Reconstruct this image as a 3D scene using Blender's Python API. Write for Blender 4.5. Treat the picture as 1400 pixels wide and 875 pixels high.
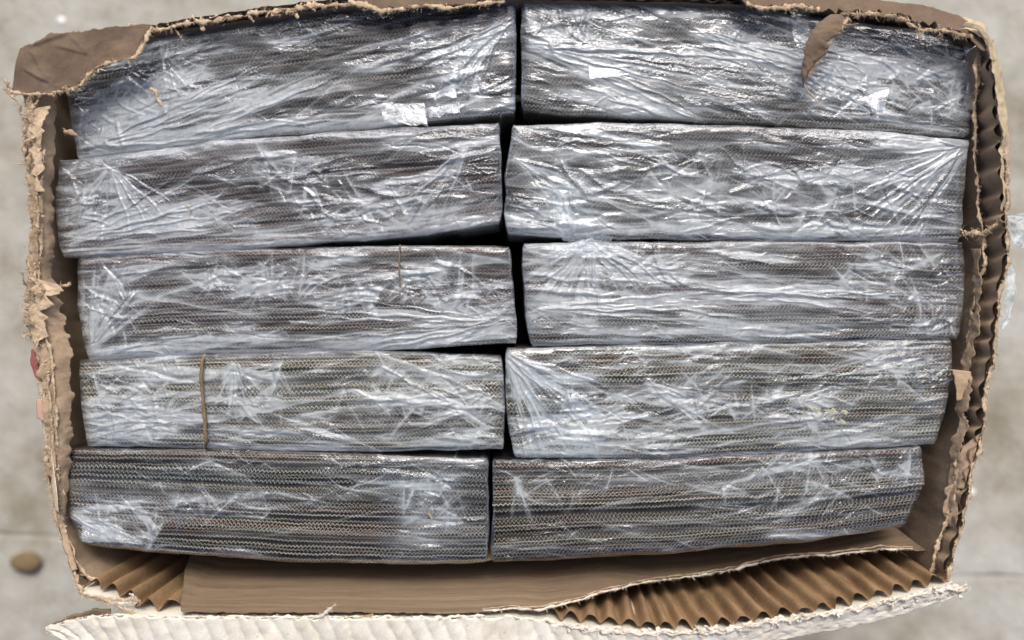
import bpy, math, random
import numpy as np
from mathutils import Vector

# ------------------------------------------------------------------ set-up
for o in list(bpy.data.objects):
    bpy.data.objects.remove(o, do_unlink=True)
S = 0.00033            # metres per drawing unit (one unit = one photo pixel on the bundle plane)
H = 1100.0             # camera height over the bundle tops, in units
sc = bpy.context.scene
COL = sc.collection

# camera
cam = bpy.data.cameras.new('camera')
cam.sensor_width = 36.0
cam.lens = 36.0 * H / 1400.0
cam.clip_start = 0.005
cam.clip_end = 50
cam.dof.use_dof = True
cam.dof.focus_distance = (H - 8) * S
cam.dof.aperture_fstop = 2.7
camo = bpy.data.objects.new('camera', cam)
COL.objects.link(camo)
camo.location = (0, 0, H * S)
sc.camera = camo

# sky and sun (soft, hazy daylight from the far side of the box)
SUN_EL, SUN_AZ = 49.0, 6.0      # azimuth clockwise from +Y
w = bpy.data.worlds.new('World')
sc.world = w
w.use_nodes = True
nt = w.node_tree
bg = nt.nodes['Background']
sky = nt.nodes.new('ShaderNodeTexSky')
sky.sky_type = 'NISHITA'
sky.sun_disc = False
sky.sun_elevation = math.radians(SUN_EL)
sky.sun_rotation = math.radians(SUN_AZ)
sky.air_density = 0.52
sky.dust_density = 6.0
sky.ozone_density = 1.4
nt.links.new(sky.outputs[0], bg.inputs[0])
bg.inputs[1].default_value = 0.13
sl = bpy.data.lights.new('sun', 'SUN')
sl.energy = 1.5
sl.angle = math.radians(16)
sl.color = (1.0, 0.985, 0.96)
slo = bpy.data.objects.new('sun', sl)
COL.objects.link(slo)
az, el = math.radians(SUN_AZ), math.radians(SUN_EL)
d = Vector((math.sin(az) * math.cos(el), math.cos(az) * math.cos(el), math.sin(el)))
slo.rotation_euler = d.to_track_quat('Z', 'Y').to_euler()
slo.location = d * 2
sc.view_settings.view_transform = 'Standard'
sc.view_settings.look = 'None'
sc.view_settings.gamma = 1.0
sc.view_settings.exposure = 0.5
sc.view_settings.use_curve_mapping = False
sc.render.engine = 'CYCLES'
sc.cycles.transparent_max_bounces = 16
sc.cycles.max_bounces = 6
sc.cycles.diffuse_bounces = 3
sc.cycles.use_denoising = True
sc.cycles.sample_clamp_direct = 4.0
sc.cycles.sample_clamp_indirect = 2.0

rng = np.random.default_rng(7)
random.seed(7)

# ------------------------------------------------------------------ maths
_T = np.random.default_rng(3).random((256, 256)) * 2 - 1
def noise2(x, y, seed=0):
    x = np.asarray(x, float) + seed * 17.13
    y = np.asarray(y, float) + seed * 9.71
    xi = np.floor(x).astype(int); yi = np.floor(y).astype(int)
    fx = x - xi; fy = y - yi
    fx = fx * fx * (3 - 2 * fx); fy = fy * fy * (3 - 2 * fy)
    a = _T[xi & 255, yi & 255]; b = _T[(xi + 1) & 255, yi & 255]
    c = _T[xi & 255, (yi + 1) & 255]; e = _T[(xi + 1) & 255, (yi + 1) & 255]
    return (a * (1 - fx) + b * fx) * (1 - fy) + (c * (1 - fx) + e * fx) * fy
def fbm(x, y, seed=0, oct=4):
    r = 0; a = 1.0; t = 0
    for i in range(oct):
        r = r + a * noise2(x * 2 ** i, y * 2 ** i, seed + i * 5)
        t += a; a *= 0.5
    return r / t
def U(p):
    """photo column, row and height -> point of the place, in units"""
    p = np.atleast_2d(np.asarray(p, float))
    k = (H - p[:, 2]) / H
    return np.stack([(p[:, 0] - 700) * k, (437.5 - p[:, 1]) * k, p[:, 2]], 1)
def resample(P, n, t=None):
    P = np.asarray(P, float)
    L = np.r_[0, np.cumsum(np.linalg.norm(np.diff(P, axis=0), axis=1))]
    L /= L[-1]
    if t is None: t = np.linspace(0, 1, n)
    return np.stack([np.interp(t, L, P[:, k]) for k in range(P.shape[1])], 1)
def smooth_line(P, n):
    """resample and round the corners of a polyline"""
    Q = resample(P, n)
    for _ in range(max(2, n // 60)):
        Q[1:-1] = (Q[:-2] + 2 * Q[1:-1] + Q[2:]) / 4
    return Q
def grid_faces(nu, nv, off=0):
    i, j = np.meshgrid(np.arange(nu - 1), np.arange(nv - 1), indexing='ij')
    a = (i * nv + j).ravel() + off
    return np.stack([a, a + nv, a + nv + 1, a + 1], 1)

# ------------------------------------------------------------------ objects
BASE = {}
def tag(o, label, cat, group=None):
    o['label'] = label; o['category'] = cat
    if group: o['group'] = group
def thing(name, base, label, cat, group=None):
    o = bpy.data.objects.new(name, None)
    o.empty_display_size = 0.02
    COL.objects.link(o)
    o.location = Vector(base) * S
    BASE[o.name] = np.asarray(base, float)
    tag(o, label, cat, group)
    return o
def mesh(name, V, F, mat, parent=None, smooth=True, midx=None, base=None, attrs=None):
    V = np.asarray(V, float)
    b = BASE[parent.name] if parent else (np.zeros(3) if base is None else np.asarray(base, float))
    V = (V - b) * S
    me = bpy.data.meshes.new(name)
    if isinstance(F, np.ndarray): F = [F]
    loops = np.concatenate([f.ravel() for f in F]).astype(np.int32)
    tot = np.concatenate([np.full(len(f), f.shape[1]) for f in F]).astype(np.int32)
    start = np.r_[0, np.cumsum(tot)[:-1]].astype(np.int32)
    me.vertices.add(len(V)); me.vertices.foreach_set('co', V.astype(np.float32).ravel())
    me.loops.add(len(loops)); me.loops.foreach_set('vertex_index', loops)
    me.polygons.add(len(tot))
    me.polygons.foreach_set('loop_start', start)
    me.polygons.foreach_set('use_smooth', np.full(len(tot), bool(smooth)))
    if midx is not None: me.polygons.foreach_set('material_index', np.asarray(midx, np.int32))
    for m in (mat if isinstance(mat, (list, tuple)) else [mat]): me.materials.append(m)
    me.update(calc_edges=True)
    me.validate()
    if attrs:
        for k, a in attrs.items():
            at = me.attributes.new(k, 'FLOAT', 'POINT')
            at.data.foreach_set('value', np.asarray(a, np.float32))
    o = bpy.data.objects.new(name, me)
    COL.objects.link(o)
    if parent:
        o.parent = parent
    else:
        o.location = Vector(b) * S
    BASE[o.name] = b
    return o

# ------------------------------------------------------------------ materials
def new_mat(name):
    m = bpy.data.materials.new(name); m.use_nodes = True
    n = m.node_tree; n.nodes.clear()
    out = n.nodes.new('ShaderNodeOutputMaterial')
    return m, n, out
def N(n, t, **kw):
    x = n.nodes.new(t)
    for k, v in kw.items():
        if k.startswith('i_'):
            x.inputs[k[2:].replace('_', ' ')].default_value = v
        else: setattr(x, k, v)
    return x
def ramp(n, src, stops):
    r = n.nodes.new('ShaderNodeValToRGB')
    el = r.color_ramp.elements
    while len(el) < len(stops): el.new(0.5)
    for e, (p, c) in zip(el, stops):
        e.position = p
        e.color = (*c, 1) if len(c) == 3 else c
    n.links.new(src, r.inputs[0])
    return r
def paper_mat(name, c0, c1, stretch=(1, 1, 1), fine=900.0, coarse=60.0, bump=0.35, rough=0.9, spots=None):
    m, n, out = new_mat(name)
    tc = N(n, 'ShaderNodeTexCoord')
    mp = N(n, 'ShaderNodeMapping'); mp.inputs['Scale'].default_value = stretch
    n.links.new(tc.outputs['Object'], mp.inputs[0])
    a = N(n, 'ShaderNodeTexNoise', i_Scale=coarse, i_Detail=6.0, i_Roughness=0.65)
    b = N(n, 'ShaderNodeTexNoise', i_Scale=fine, i_Detail=4.0, i_Roughness=0.7)
    n.links.new(mp.outputs[0], a.inputs[0]); n.links.new(mp.outputs[0], b.inputs[0])
    mx = N(n, 'ShaderNodeMix', data_type='FLOAT'); mx.inputs[0].default_value = 0.45
    n.links.new(a.outputs[0], mx.inputs[2]); n.links.new(b.outputs[0], mx.inputs[3])
    r = ramp(n, mx.outputs[0], [(0.32, c0), (0.68, c1)])
    col = r.outputs[0]
    if spots:
        v = N(n, 'ShaderNodeTexNoise', i_Scale=spots[0], i_Detail=2.0)
        n.links.new(tc.outputs['Object'], v.inputs[0])
        rr = ramp(n, v.outputs[0], [(spots[1], (0, 0, 0)), (spots[1] + 0.06, (1, 1, 1))])
        mm = N(n, 'ShaderNodeMix', data_type='RGBA')
        n.links.new(rr.outputs[0], mm.inputs[0]); n.links.new(col, mm.inputs[6])
        mm.inputs[7].default_value = (*spots[2], 1)
        col = mm.outputs[2]
    bs = N(n, 'ShaderNodeBsdfPrincipled', i_Roughness=rough)
    bs.inputs['Specular IOR Level'].default_value = 0.25
    n.links.new(col, bs.inputs['Base Color'])
    bp = N(n, 'ShaderNodeBump', i_Strength=bump, i_Distance=0.0006)
    n.links.new(mx.outputs[0], bp.inputs['Height']); n.links.new(bp.outputs[0], bs.inputs['Normal'])
    n.links.new(bs.outputs[0], out.inputs[0])
    return m
M = {}
M['kraft'] = paper_mat('kraft_paper', (0.115, 0.08, 0.053), (0.20, 0.145, 0.10), coarse=90, fine=1400)
M['kraft_in'] = paper_mat('kraft_inner', (0.10, 0.07, 0.042), (0.275, 0.20, 0.128), stretch=(0.08, 1, 3.0), coarse=90, bump=1.0)
M['kraft_tan'] = paper_mat('kraft_tan', (0.24, 0.17, 0.105), (0.42, 0.32, 0.215), coarse=80)
M['kraft_mid'] = paper_mat('kraft_mid', (0.15, 0.108, 0.07), (0.32, 0.24, 0.165), coarse=70)
M['flute'] = paper_mat('fluting_paper', (0.16, 0.098, 0.048), (0.36, 0.235, 0.125), coarse=45, fine=900)
M['flute_dark'] = paper_mat('fluting_grey', (0.19, 0.135, 0.085), (0.36, 0.27, 0.18), coarse=70, fine=900)
M['torn'] = paper_mat('torn_fibre', (0.30, 0.21, 0.125), (0.66, 0.53, 0.37), coarse=220, fine=1500, bump=0.8)
M['torn_white'] = paper_mat('torn_white', (0.5, 0.43, 0.33), (0.80, 0.76, 0.66), coarse=220, fine=1500, bump=0.8)
M['white'] = paper_mat('white_liner', (0.56, 0.51, 0.40), (0.80, 0.775, 0.685), coarse=70, fine=1200, bump=0.5, spots=(170, 0.70, (0.5, 0.40, 0.28)))
M['tape'] = paper_mat('beige_tape', (0.30, 0.235, 0.14), (0.52, 0.43, 0.29), coarse=110, fine=600, bump=0.15, rough=0.45)
M['pink'] = paper_mat('pink_print', (0.50, 0.27, 0.21), (0.58, 0.38, 0.29), coarse=120, bump=0.2, rough=0.6)
M['red'] = paper_mat('red_print', (0.28, 0.06, 0.055), (0.42, 0.14, 0.12), coarse=120, bump=0.2, rough=0.6)
M['cream'] = paper_mat('cream_liner', (0.52, 0.43, 0.28), (0.66, 0.57, 0.41), coarse=120, bump=0.2, rough=0.7)
M['cream_bit'] = paper_mat('cream_bits', (0.40, 0.37, 0.24), (0.56, 0.53, 0.38), coarse=150, bump=0.2)
M['twine'] = paper_mat('brown_band', (0.11, 0.08, 0.042), (0.22, 0.165, 0.095), coarse=300, bump=0.3)

def concrete():
    m, n, out = new_mat('concrete')
    tc = N(n, 'ShaderNodeTexCoord')
    a = N(n, 'ShaderNodeTexNoise', i_Scale=11.0, i_Detail=9.0, i_Roughness=0.68)
    b = N(n, 'ShaderNodeTexNoise', i_Scale=55.0, i_Detail=6.0, i_Roughness=0.7)
    c = N(n, 'ShaderNodeTexNoise', i_Scale=420.0, i_Detail=3.0)
    for x in (a, b, c): n.links.new(tc.outputs['Object'], x.inputs[0])
    r = ramp(n, a.outputs[0], [(0.35, (0.24, 0.215, 0.16)), (0.47, (0.34, 0.325, 0.275)), (0.58, (0.385, 0.38, 0.335)), (0.70, (0.45, 0.45, 0.415))])
    r2 = ramp(n, b.outputs[0], [(0.33, (0.7, 0.68, 0.62)), (0.52, (0.95, 0.95, 0.95)), (0.74, (1.12, 1.12, 1.1))])
    mm = N(n, 'ShaderNodeMix', data_type='RGBA', blend_type='MULTIPLY'); mm.inputs[0].default_value = 0.8
    n.links.new(r.outputs[0], mm.inputs[6]); n.links.new(r2.outputs[0], mm.inputs[7])
    bs = N(n, 'ShaderNodeBsdfPrincipled', i_Roughness=0.88)
    n.links.new(mm.outputs[2], bs.inputs['Base Color'])
    ad = N(n, 'ShaderNodeMath', operation='ADD')
    n.links.new(b.outputs[0], ad.inputs[0]); n.links.new(c.outputs[0], ad.inputs[1])
    bp = N(n, 'ShaderNodeBump', i_Strength=0.5, i_Distance=0.002)
    n.links.new(ad.outputs[0], bp.inputs['Height']); n.links.new(bp.outputs[0], bs.inputs['Normal'])
    n.links.new(bs.outputs[0], out.inputs[0])
    return m
M['concrete'] = concrete()
M['stone'] = paper_mat('pebble_stone', (0.115, 0.08, 0.04), (0.20, 0.145, 0.08), coarse=120, fine=800)
M['chip'] = paper_mat('white_chip', (0.68, 0.68, 0.66), (0.82, 0.82, 0.80), coarse=200)

def strand_mat():
    m, n, out = new_mat('woven_strand')
    tc = N(n, 'ShaderNodeTexCoord'); oi = N(n, 'ShaderNodeObjectInfo')
    mp = N(n, 'ShaderNodeMapping'); mp.inputs['Scale'].default_value = (0.45, 1.6, 1)
    n.links.new(tc.outputs['Object'], mp.inputs[0])
    a = N(n, 'ShaderNodeTexNoise', i_Scale=75.0, i_Detail=4.0, i_Roughness=0.6)
    n.links.new(mp.outputs[0], a.inputs[0])
    b = N(n, 'ShaderNodeTexNoise', i_Scale=1500.0, i_Detail=2.0)
    n.links.new(tc.outputs['Object'], b.inputs[0])
    # maroon dyed stretches
    r = ramp(n, a.outputs[0], [(0.50, (0, 0, 0)), (0.70, (0.4, 0.4, 0.4))])
    mx = N(n, 'ShaderNodeMix', data_type='RGBA')
    n.links.new(r.outputs[0], mx.inputs[0]); n.links.new(oi.outputs['Color'], mx.inputs[6])
    mx.inputs[7].default_value = (0.20, 0.13, 0.125, 1)
    r2 = ramp(n, b.outputs[0], [(0.3, (0.62, 0.62, 0.62)), (0.7, (1.25, 1.25, 1.25))])
    mm = N(n, 'ShaderNodeMix', data_type='RGBA', blend_type='MULTIPLY'); mm.inputs[0].default_value = 1
    n.links.new(mx.outputs[2], mm.inputs[6]); n.links.new(r2.outputs[0], mm.inputs[7])
    bs = N(n, 'ShaderNodeBsdfPrincipled', i_Roughness=0.5)
    n.links.new(mm.outputs[2], bs.inputs['Base Color'])
    n.links.new(bs.outputs[0], out.inputs[0])
    return m
M['strand'] = strand_mat()
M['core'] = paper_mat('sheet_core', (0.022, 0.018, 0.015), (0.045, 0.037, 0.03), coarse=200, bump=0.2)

def film_mat(name, haze=1.0, gloss=0.032, fine=0.42):
    m, n, out = new_mat(name)
    tc = N(n, 'ShaderNodeTexCoord')
    mp = N(n, 'ShaderNodeMapping'); mp.inputs['Scale'].default_value = (0.35, 1.5, 1)
    n.links.new(tc.outputs['Object'], mp.inputs[0])
    a = N(n, 'ShaderNodeTexNoise', i_Scale=260.0, i_Detail=2.5, i_Roughness=0.6, i_Distortion=0.6)
    n.links.new(mp.outputs[0], a.inputs[0])
    b = N(n, 'ShaderNodeTexNoise', i_Scale=300.0, i_Detail=2.0, i_Roughness=0.6, i_Distortion=1.2)
    n.links.new(tc.outputs['Object'], b.inputs[0])
    s = N(n, 'ShaderNodeMath', operation='ADD')
    n.links.new(a.outputs[0], s.inputs[0]); n.links.new(b.outputs[0], s.inputs[1])
    # ridge the noise so that the fine relief reads as creases
    p = N(n, 'ShaderNodeMath', operation='SUBTRACT'); p.inputs[1].default_value = 1.0
    n.links.new(s.outputs[0], p.inputs[0])
    q = N(n, 'ShaderNodeMath', operation='ABSOLUTE'); n.links.new(p.outputs[0], q.inputs[0])
    ca = N(n, 'ShaderNodeAttribute', attribute_name='crease')
    bp = N(n, 'ShaderNodeBump', i_Strength=fine, i_Distance=0.0018)
    bs_ = N(n, 'ShaderNodeMath', operation='MULTIPLY'); bs_.inputs[1].default_value = fine
    n.links.new(ca.outputs['Fac'], bs_.inputs[0]); n.links.new(bs_.outputs[0], bp.inputs['Strength'])
    n.links.new(q.outputs[0], bp.inputs['Height'])
    fr = N(n, 'ShaderNodeFresnel'); fr.inputs[0].default_value = 1.5
    n.links.new(bp.outputs[0], fr.inputs['Normal'])
    f2 = N(n, 'ShaderNodeMath', operation='MULTIPLY_ADD'); f2.inputs[1].default_value = 1.5; f2.inputs[2].default_value = gloss - 0.06
    f2.use_clamp = True
    n.links.new(fr.outputs[0], f2.inputs[0])
    f3 = N(n, 'ShaderNodeMath', operation='MINIMUM'); f3.inputs[1].default_value = 0.30
    n.links.new(f2.outputs[0], f3.inputs[0]); f2 = f3
    tr = N(n, 'ShaderNodeBsdfTransparent'); tr.inputs[0].default_value = (0.95, 0.96, 0.97, 1)
    gl = N(n, 'ShaderNodeBsdfGlossy', i_Roughness=0.14); gl.inputs[0].default_value = (0.95, 0.97, 1, 1)
    n.links.new(bp.outputs[0], gl.inputs['Normal'])
    df = N(n, 'ShaderNodeBsdfDiffuse'); df.inputs[0].default_value = (0.80, 0.87, 0.895, 1)  # haze tinted blue to carry the sky's light; the film's own haze is white
    tl = N(n, 'ShaderNodeBsdfTranslucent'); tl.inputs[0].default_value = (0.80, 0.87, 0.895, 1)
    md = N(n, 'ShaderNodeMixShader'); md.inputs[0].default_value = 0.35
    n.links.new(df.outputs[0], md.inputs[1]); n.links.new(tl.outputs[0], md.inputs[2])
    at = N(n, 'ShaderNodeAttribute', attribute_name='haze')
    hz = N(n, 'ShaderNodeMath', operation='MULTIPLY'); hz.inputs[1].default_value = haze; hz.use_clamp = True
    n.links.new(at.outputs['Fac'], hz.inputs[0])
    # haze broken up by the creases
    rr = ramp(n, b.outputs[0], [(0.35, (0.75, 0.75, 0.75)), (0.65, (1.0, 1.0, 1.0))])
    h2 = N(n, 'ShaderNodeMath', operation='MULTIPLY')
    n.links.new(hz.outputs[0], h2.inputs[0]); n.links.new(rr.outputs[0], h2.inputs[1])
    m1 = N(n, 'ShaderNodeMixShader')
    n.links.new(h2.outputs[0], m1.inputs[0]); n.links.new(tr.outputs[0], m1.inputs[1]); n.links.new(md.outputs[0], m1.inputs[2])
    m2 = N(n, 'ShaderNodeMixShader')
    n.links.new(f2.outputs[0], m2.inputs[0]); n.links.new(m1.outputs[0], m2.inputs[1]); n.links.new(gl.outputs[0], m2.inputs[2])
    n.links.new(m2.outputs[0], out.inputs[0])
    return m
M['film'] = film_mat('stretch_film')
M['film_flat'] = film_mat('flat_film_patch', haze=0.8, gloss=0.055, fine=0.5)

# ------------------------------------------------------------------ ground
G = -482.0
gx = np.r_[np.linspace(-6000, -1300, 12), np.linspace(-1250, 1250, 260), np.linspace(1300, 6000, 12)]
gv = np.r_[np.linspace(-6000, -900, 12), np.linspace(-850, -20, 40), -9, -5, -2, 2, 5, 9, np.linspace(20, 1400, 60), np.linspace(1500, 6500, 12)]
XX, VV = np.meshgrid(gx, gv, indexing='ij')
edge = 3.5 * fbm(XX / 40, VV * 0, 4)
near = np.abs(VV) < 10
YY = VV - 0.0427 * XX - 464 + np.where(near, edge + VV * 0.8 * noise2(XX / 60, VV * 0 + 3, 9), 0)
ZZ = G - np.where(np.abs(VV) < 4, 4 + 3 * noise2(XX / 25, VV * 0, 2), 0) + np.where(np.abs(VV) >= 4, 1.5 * fbm(XX / 70, VV / 70, 6), 0)
Vg = np.stack([XX.ravel(), YY.ravel(), ZZ.ravel()], 1)
ground = mesh('ground', Vg, grid_faces(len(gx), len(gv)), M['concrete'])
ground['kind'] = 'structure'

# ------------------------------------------------------------------ shape helpers
def patch(name, A, B, nu, nv, mat, parent, amp=0.0, wl=30.0, jag=(0, 0), jwl=9.0, seed=0, thick=0.0,
          bow=0.0, prof=None, raw=False, attrs=None, smooth=True):
    """sheet stretched between two lines, crumpled along its normal, optionally torn along either line"""
    A = smooth_line(A if raw else U(A), nu); B = smooth_line(B if raw else U(B), nu)
    t = np.linspace(0, 1, nv)
    ln = np.linalg.norm(B - A, axis=1).mean() + 1e-6
    s_ = np.linspace(0, 1, nu) * np.linalg.norm(np.diff((A + B) / 2, axis=0), axis=1).sum()
    ja = jag[0] * fbm(s_ / jwl, s_ * 0, seed + 31, 4) * 1.6 / ln
    jb = jag[1] * fbm(s_ / jwl, s_ * 0, seed + 57, 4) * 1.6 / ln
    tt = (ja[:, None] * (1 - t[None]) + t[None] + jb[:, None] * t[None])
    P = A[:, None] * (1 - tt[..., None]) + B[:, None] * tt[..., None]
    du = np.gradient(P, axis=0); dv = np.gradient(P, axis=1)
    nr = np.cross(du, dv); nr /= (np.linalg.norm(nr, axis=2, keepdims=True) + 1e-9)
    if nr[..., 2].mean() < 0: nr = -nr
    SS, TT = np.meshgrid(s_, t * ln, indexing='ij')
    h = amp * fbm(SS / wl, TT / wl, seed, 4) + bow * np.sin(np.pi * t)[None]
    if prof is not None: h = h + prof(SS, TT, P)
    P = P + nr * h[..., None]
    V = P.reshape(-1, 3); F = grid_faces(nu, nv)
    if thick:
        V2 = (P - nr * thick).reshape(-1, 3); n0 = len(V)
        F2 = grid_faces(nu, nv, n0)[:, ::-1]
        rim = np.r_[np.arange(nu) * nv, (nu - 1) * nv + np.arange(1, nv), (np.arange(nu - 2, -1, -1)) * nv + nv - 1, np.arange(nv - 2, 0, -1)]
        r2 = np.roll(rim, -1)
        F3 = np.stack([rim, rim + n0, r2 + n0, r2], 1)
        V = np.vstack([V, V2]); F = np.vstack([F, F2, F3])
    return mesh(name, V, F, mat, parent, smooth=smooth, attrs=attrs(V) if attrs else None)

def torn(pts, width, parent, mat, out=(0, 0, 0), seed=0, fib=5.0, flen=6.0, lump=0.6, name='torn_edge', raw=False, flat=0.3):
    """ragged lip of pulled paper fibre along a line, with single fibres standing off it"""
    r = np.random.default_rng(seed + 100)
    L0 = np.asarray(pts, float) if raw else U(pts)
    lines = [(L0, width)]
    if width > 9:      # a wide tear is a bunch of narrower shreds
        lines = [(L0, width * .45)]
        tot = np.linalg.norm(np.diff(L0, axis=0), axis=1).sum()
        dense = resample(L0, 60)
        for _ in range(int(4 + tot * width / 150)):
            c = dense[r.integers(0, 60)] + np.r_[r.normal(size=2) * width * .32, r.normal() * width * .12]
            a = r.random() * 6.28; l = width * (.35 + .5 * r.random())
            dv = np.array([math.cos(a), math.sin(a), r.normal() * .35]) * l * .5
            bend = r.normal(size=3) * np.array([1, 1, .4]) * l * .25
            lines.append((np.stack([c - dv, c + bend, c + dv]), 2.0 + 2.5 * r.random()))
    VV = []; FQ = []; FT = []; off = 0
    for q_, (L, wdt) in enumerate(lines):
        sd_ = seed + q_ * 3
        ln = np.linalg.norm(np.diff(L, axis=0), axis=1).sum()
        n = max(8, int(ln / 1.5))
        C = smooth_line(L, n)
        s_ = np.linspace(0, ln, n)
        T = np.gradient(C, axis=0); T /= np.linalg.norm(T, axis=1, keepdims=True) + 1e-9
        Z = np.array([0, 0, 1.0])
        Wd = np.cross(T, Z); Wd /= np.linalg.norm(Wd, axis=1, keepdims=True) + 1e-9
        tilt = 0.5 * fbm(s_ / 14, s_ * 0, sd_ + 2, 3)[:, None]
        Up = Z + Wd * tilt * 1.5; Up /= np.linalg.norm(Up, axis=1, keepdims=True)
        k = 6
        wv = wdt * (0.62 + 1.1 * fbm(s_ / 9, s_ * 0, sd_, 5))
        wv = np.clip(wv, wdt * 0.08, None)
        shift = wdt * 0.5 * fbm(s_ / 17, s_ * 0, sd_ + 8, 4)
        cols = []
        for q in range(k):
            a = 2 * np.pi * q / k
            rad = wv * 0.5 * (1 + lump * 1.3 * fbm(s_ / 3.5, s_ * 0 + q * 1.7, sd_ + 3, 3))
            cols.append(C + Wd * (np.cos(a) * rad + shift)[:, None] + Up * (np.sin(a) * np.minimum(rad, 3.5) * flat * 1.4)[:, None])
        VV.append(np.stack(cols, 1).reshape(-1, 3))
        i = np.arange(n - 1)[:, None]; j = np.arange(k)[None]
        FQ.append(np.stack([(i * k + j), ((i + 1) * k + j), ((i + 1) * k + (j + 1) % k), (i * k + (j + 1) % k)], -1).reshape(-1, 4) + off)
        off += n * k
        m = int(ln * fib * (1 if q_ == 0 else .4))
        idx = r.integers(0, n, m)
        D = r.normal(size=(m, 3)) * np.array([1, 1, 0.6]) + np.asarray(out, float) * 1.2
        D /= np.linalg.norm(D, axis=1, keepdims=True)
        D2 = D + r.normal(size=(m, 3)) * 0.8
        D2 /= np.linalg.norm(D2, axis=1, keepdims=True)
        l = flen * (0.2 + r.random(m) ** 3)
        st = C[idx] + Wd[idx] * (shift[idx] + r.normal(size=m) * wv[idx] * 0.35)[:, None] + Z * (r.random(m) * .8)[:, None]
        sd = np.cross(D, r.normal(size=(m, 3))); sd /= np.linalg.norm(sd, axis=1, keepdims=True)
        hw = (0.14 + 0.4 * r.random(m) ** 4)[:, None]
        mid = st + D * (l * 0.55)[:, None]
        tip = mid + D2 * (l * 0.55)[:, None]
        VV.append(np.stack([st - sd * hw, st + sd * hw, mid + sd * hw * 0.8, mid - sd * hw * 0.8, tip], 1).reshape(-1, 3))
        b = off + np.arange(m) * 5
        FQ.append(np.stack([b, b + 1, b + 2, b + 3], 1)); FT.append(np.stack([b + 3, b + 2, b + 4], 1))
        off += m * 5
    return mesh(name, np.vstack(VV), [np.vstack(FQ), np.vstack(FT)], mat, parent, smooth=True)

def creases(lst):
    """sharp folds in a sheet: (x0, y0, x1, y1, height, width) in photo columns and rows"""
    def f(SS, TT, P):
        h = np.zeros(SS.shape)
        for (x0, y0, x1, y1, hh, ww) in lst:
            k = (H - P[..., 2]) / H
            X = P[..., 0] / k + 700; Y = 437.5 - P[..., 1] / k
            dx, dy = x1 - x0, y1 - y0; l2 = dx * dx + dy * dy
            t = ((X - x0) * dx + (Y - y0) * dy) / l2
            pe = ((X - x0) * -dy + (Y - y0) * dx) / math.sqrt(l2) + 2.0 * noise2(t * 5, t * 0, int(x0))
            env = np.clip(t * 5, 0, 1) * np.clip((1 - t) * 5, 0, 1)
            h += hh * env * np.clip(1 - np.abs(pe) / (ww * np.where(pe > 0, 1, 3.0)), 0, 1)
        return h
    return f

def tube(pts, rad, parent, mat, name, k=6, raw=False, n=40, seed=0, wob=0.0):
    C = smooth_line(np.asarray(pts, float) if raw else U(pts), n)
    C = C + wob * np.stack([fbm(np.arange(n) / 5, np.zeros(n), seed + q, 3) for q in range(3)], 1)
    T = np.gradient(C, axis=0); T /= np.linalg.norm(T, axis=1, keepdims=True) + 1e-9
    A_ = np.cross(T, [0.3, 0.2, 1]); A_ /= np.linalg.norm(A_, axis=1, keepdims=True) + 1e-9
    B_ = np.cross(T, A_)
    rd = rad * (1 + 0.3 * noise2(np.arange(n) / 2.0, np.zeros(n), seed))
    V = np.stack([C + A_ * (np.cos(a) * rd)[:, None] + B_ * (np.sin(a) * rd)[:, None] for a in np.linspace(0, 2 * np.pi, k, endpoint=False)], 1).reshape(-1, 3)
    i = np.arange(n - 1)[:, None]; j = np.arange(k)[None]
    F = np.stack([(i * k + j), ((i + 1) * k + j), ((i + 1) * k + (j + 1) % k), (i * k + (j + 1) % k)], -1).reshape(-1, 4)
    return mesh(name, V, F, mat, parent)

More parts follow.
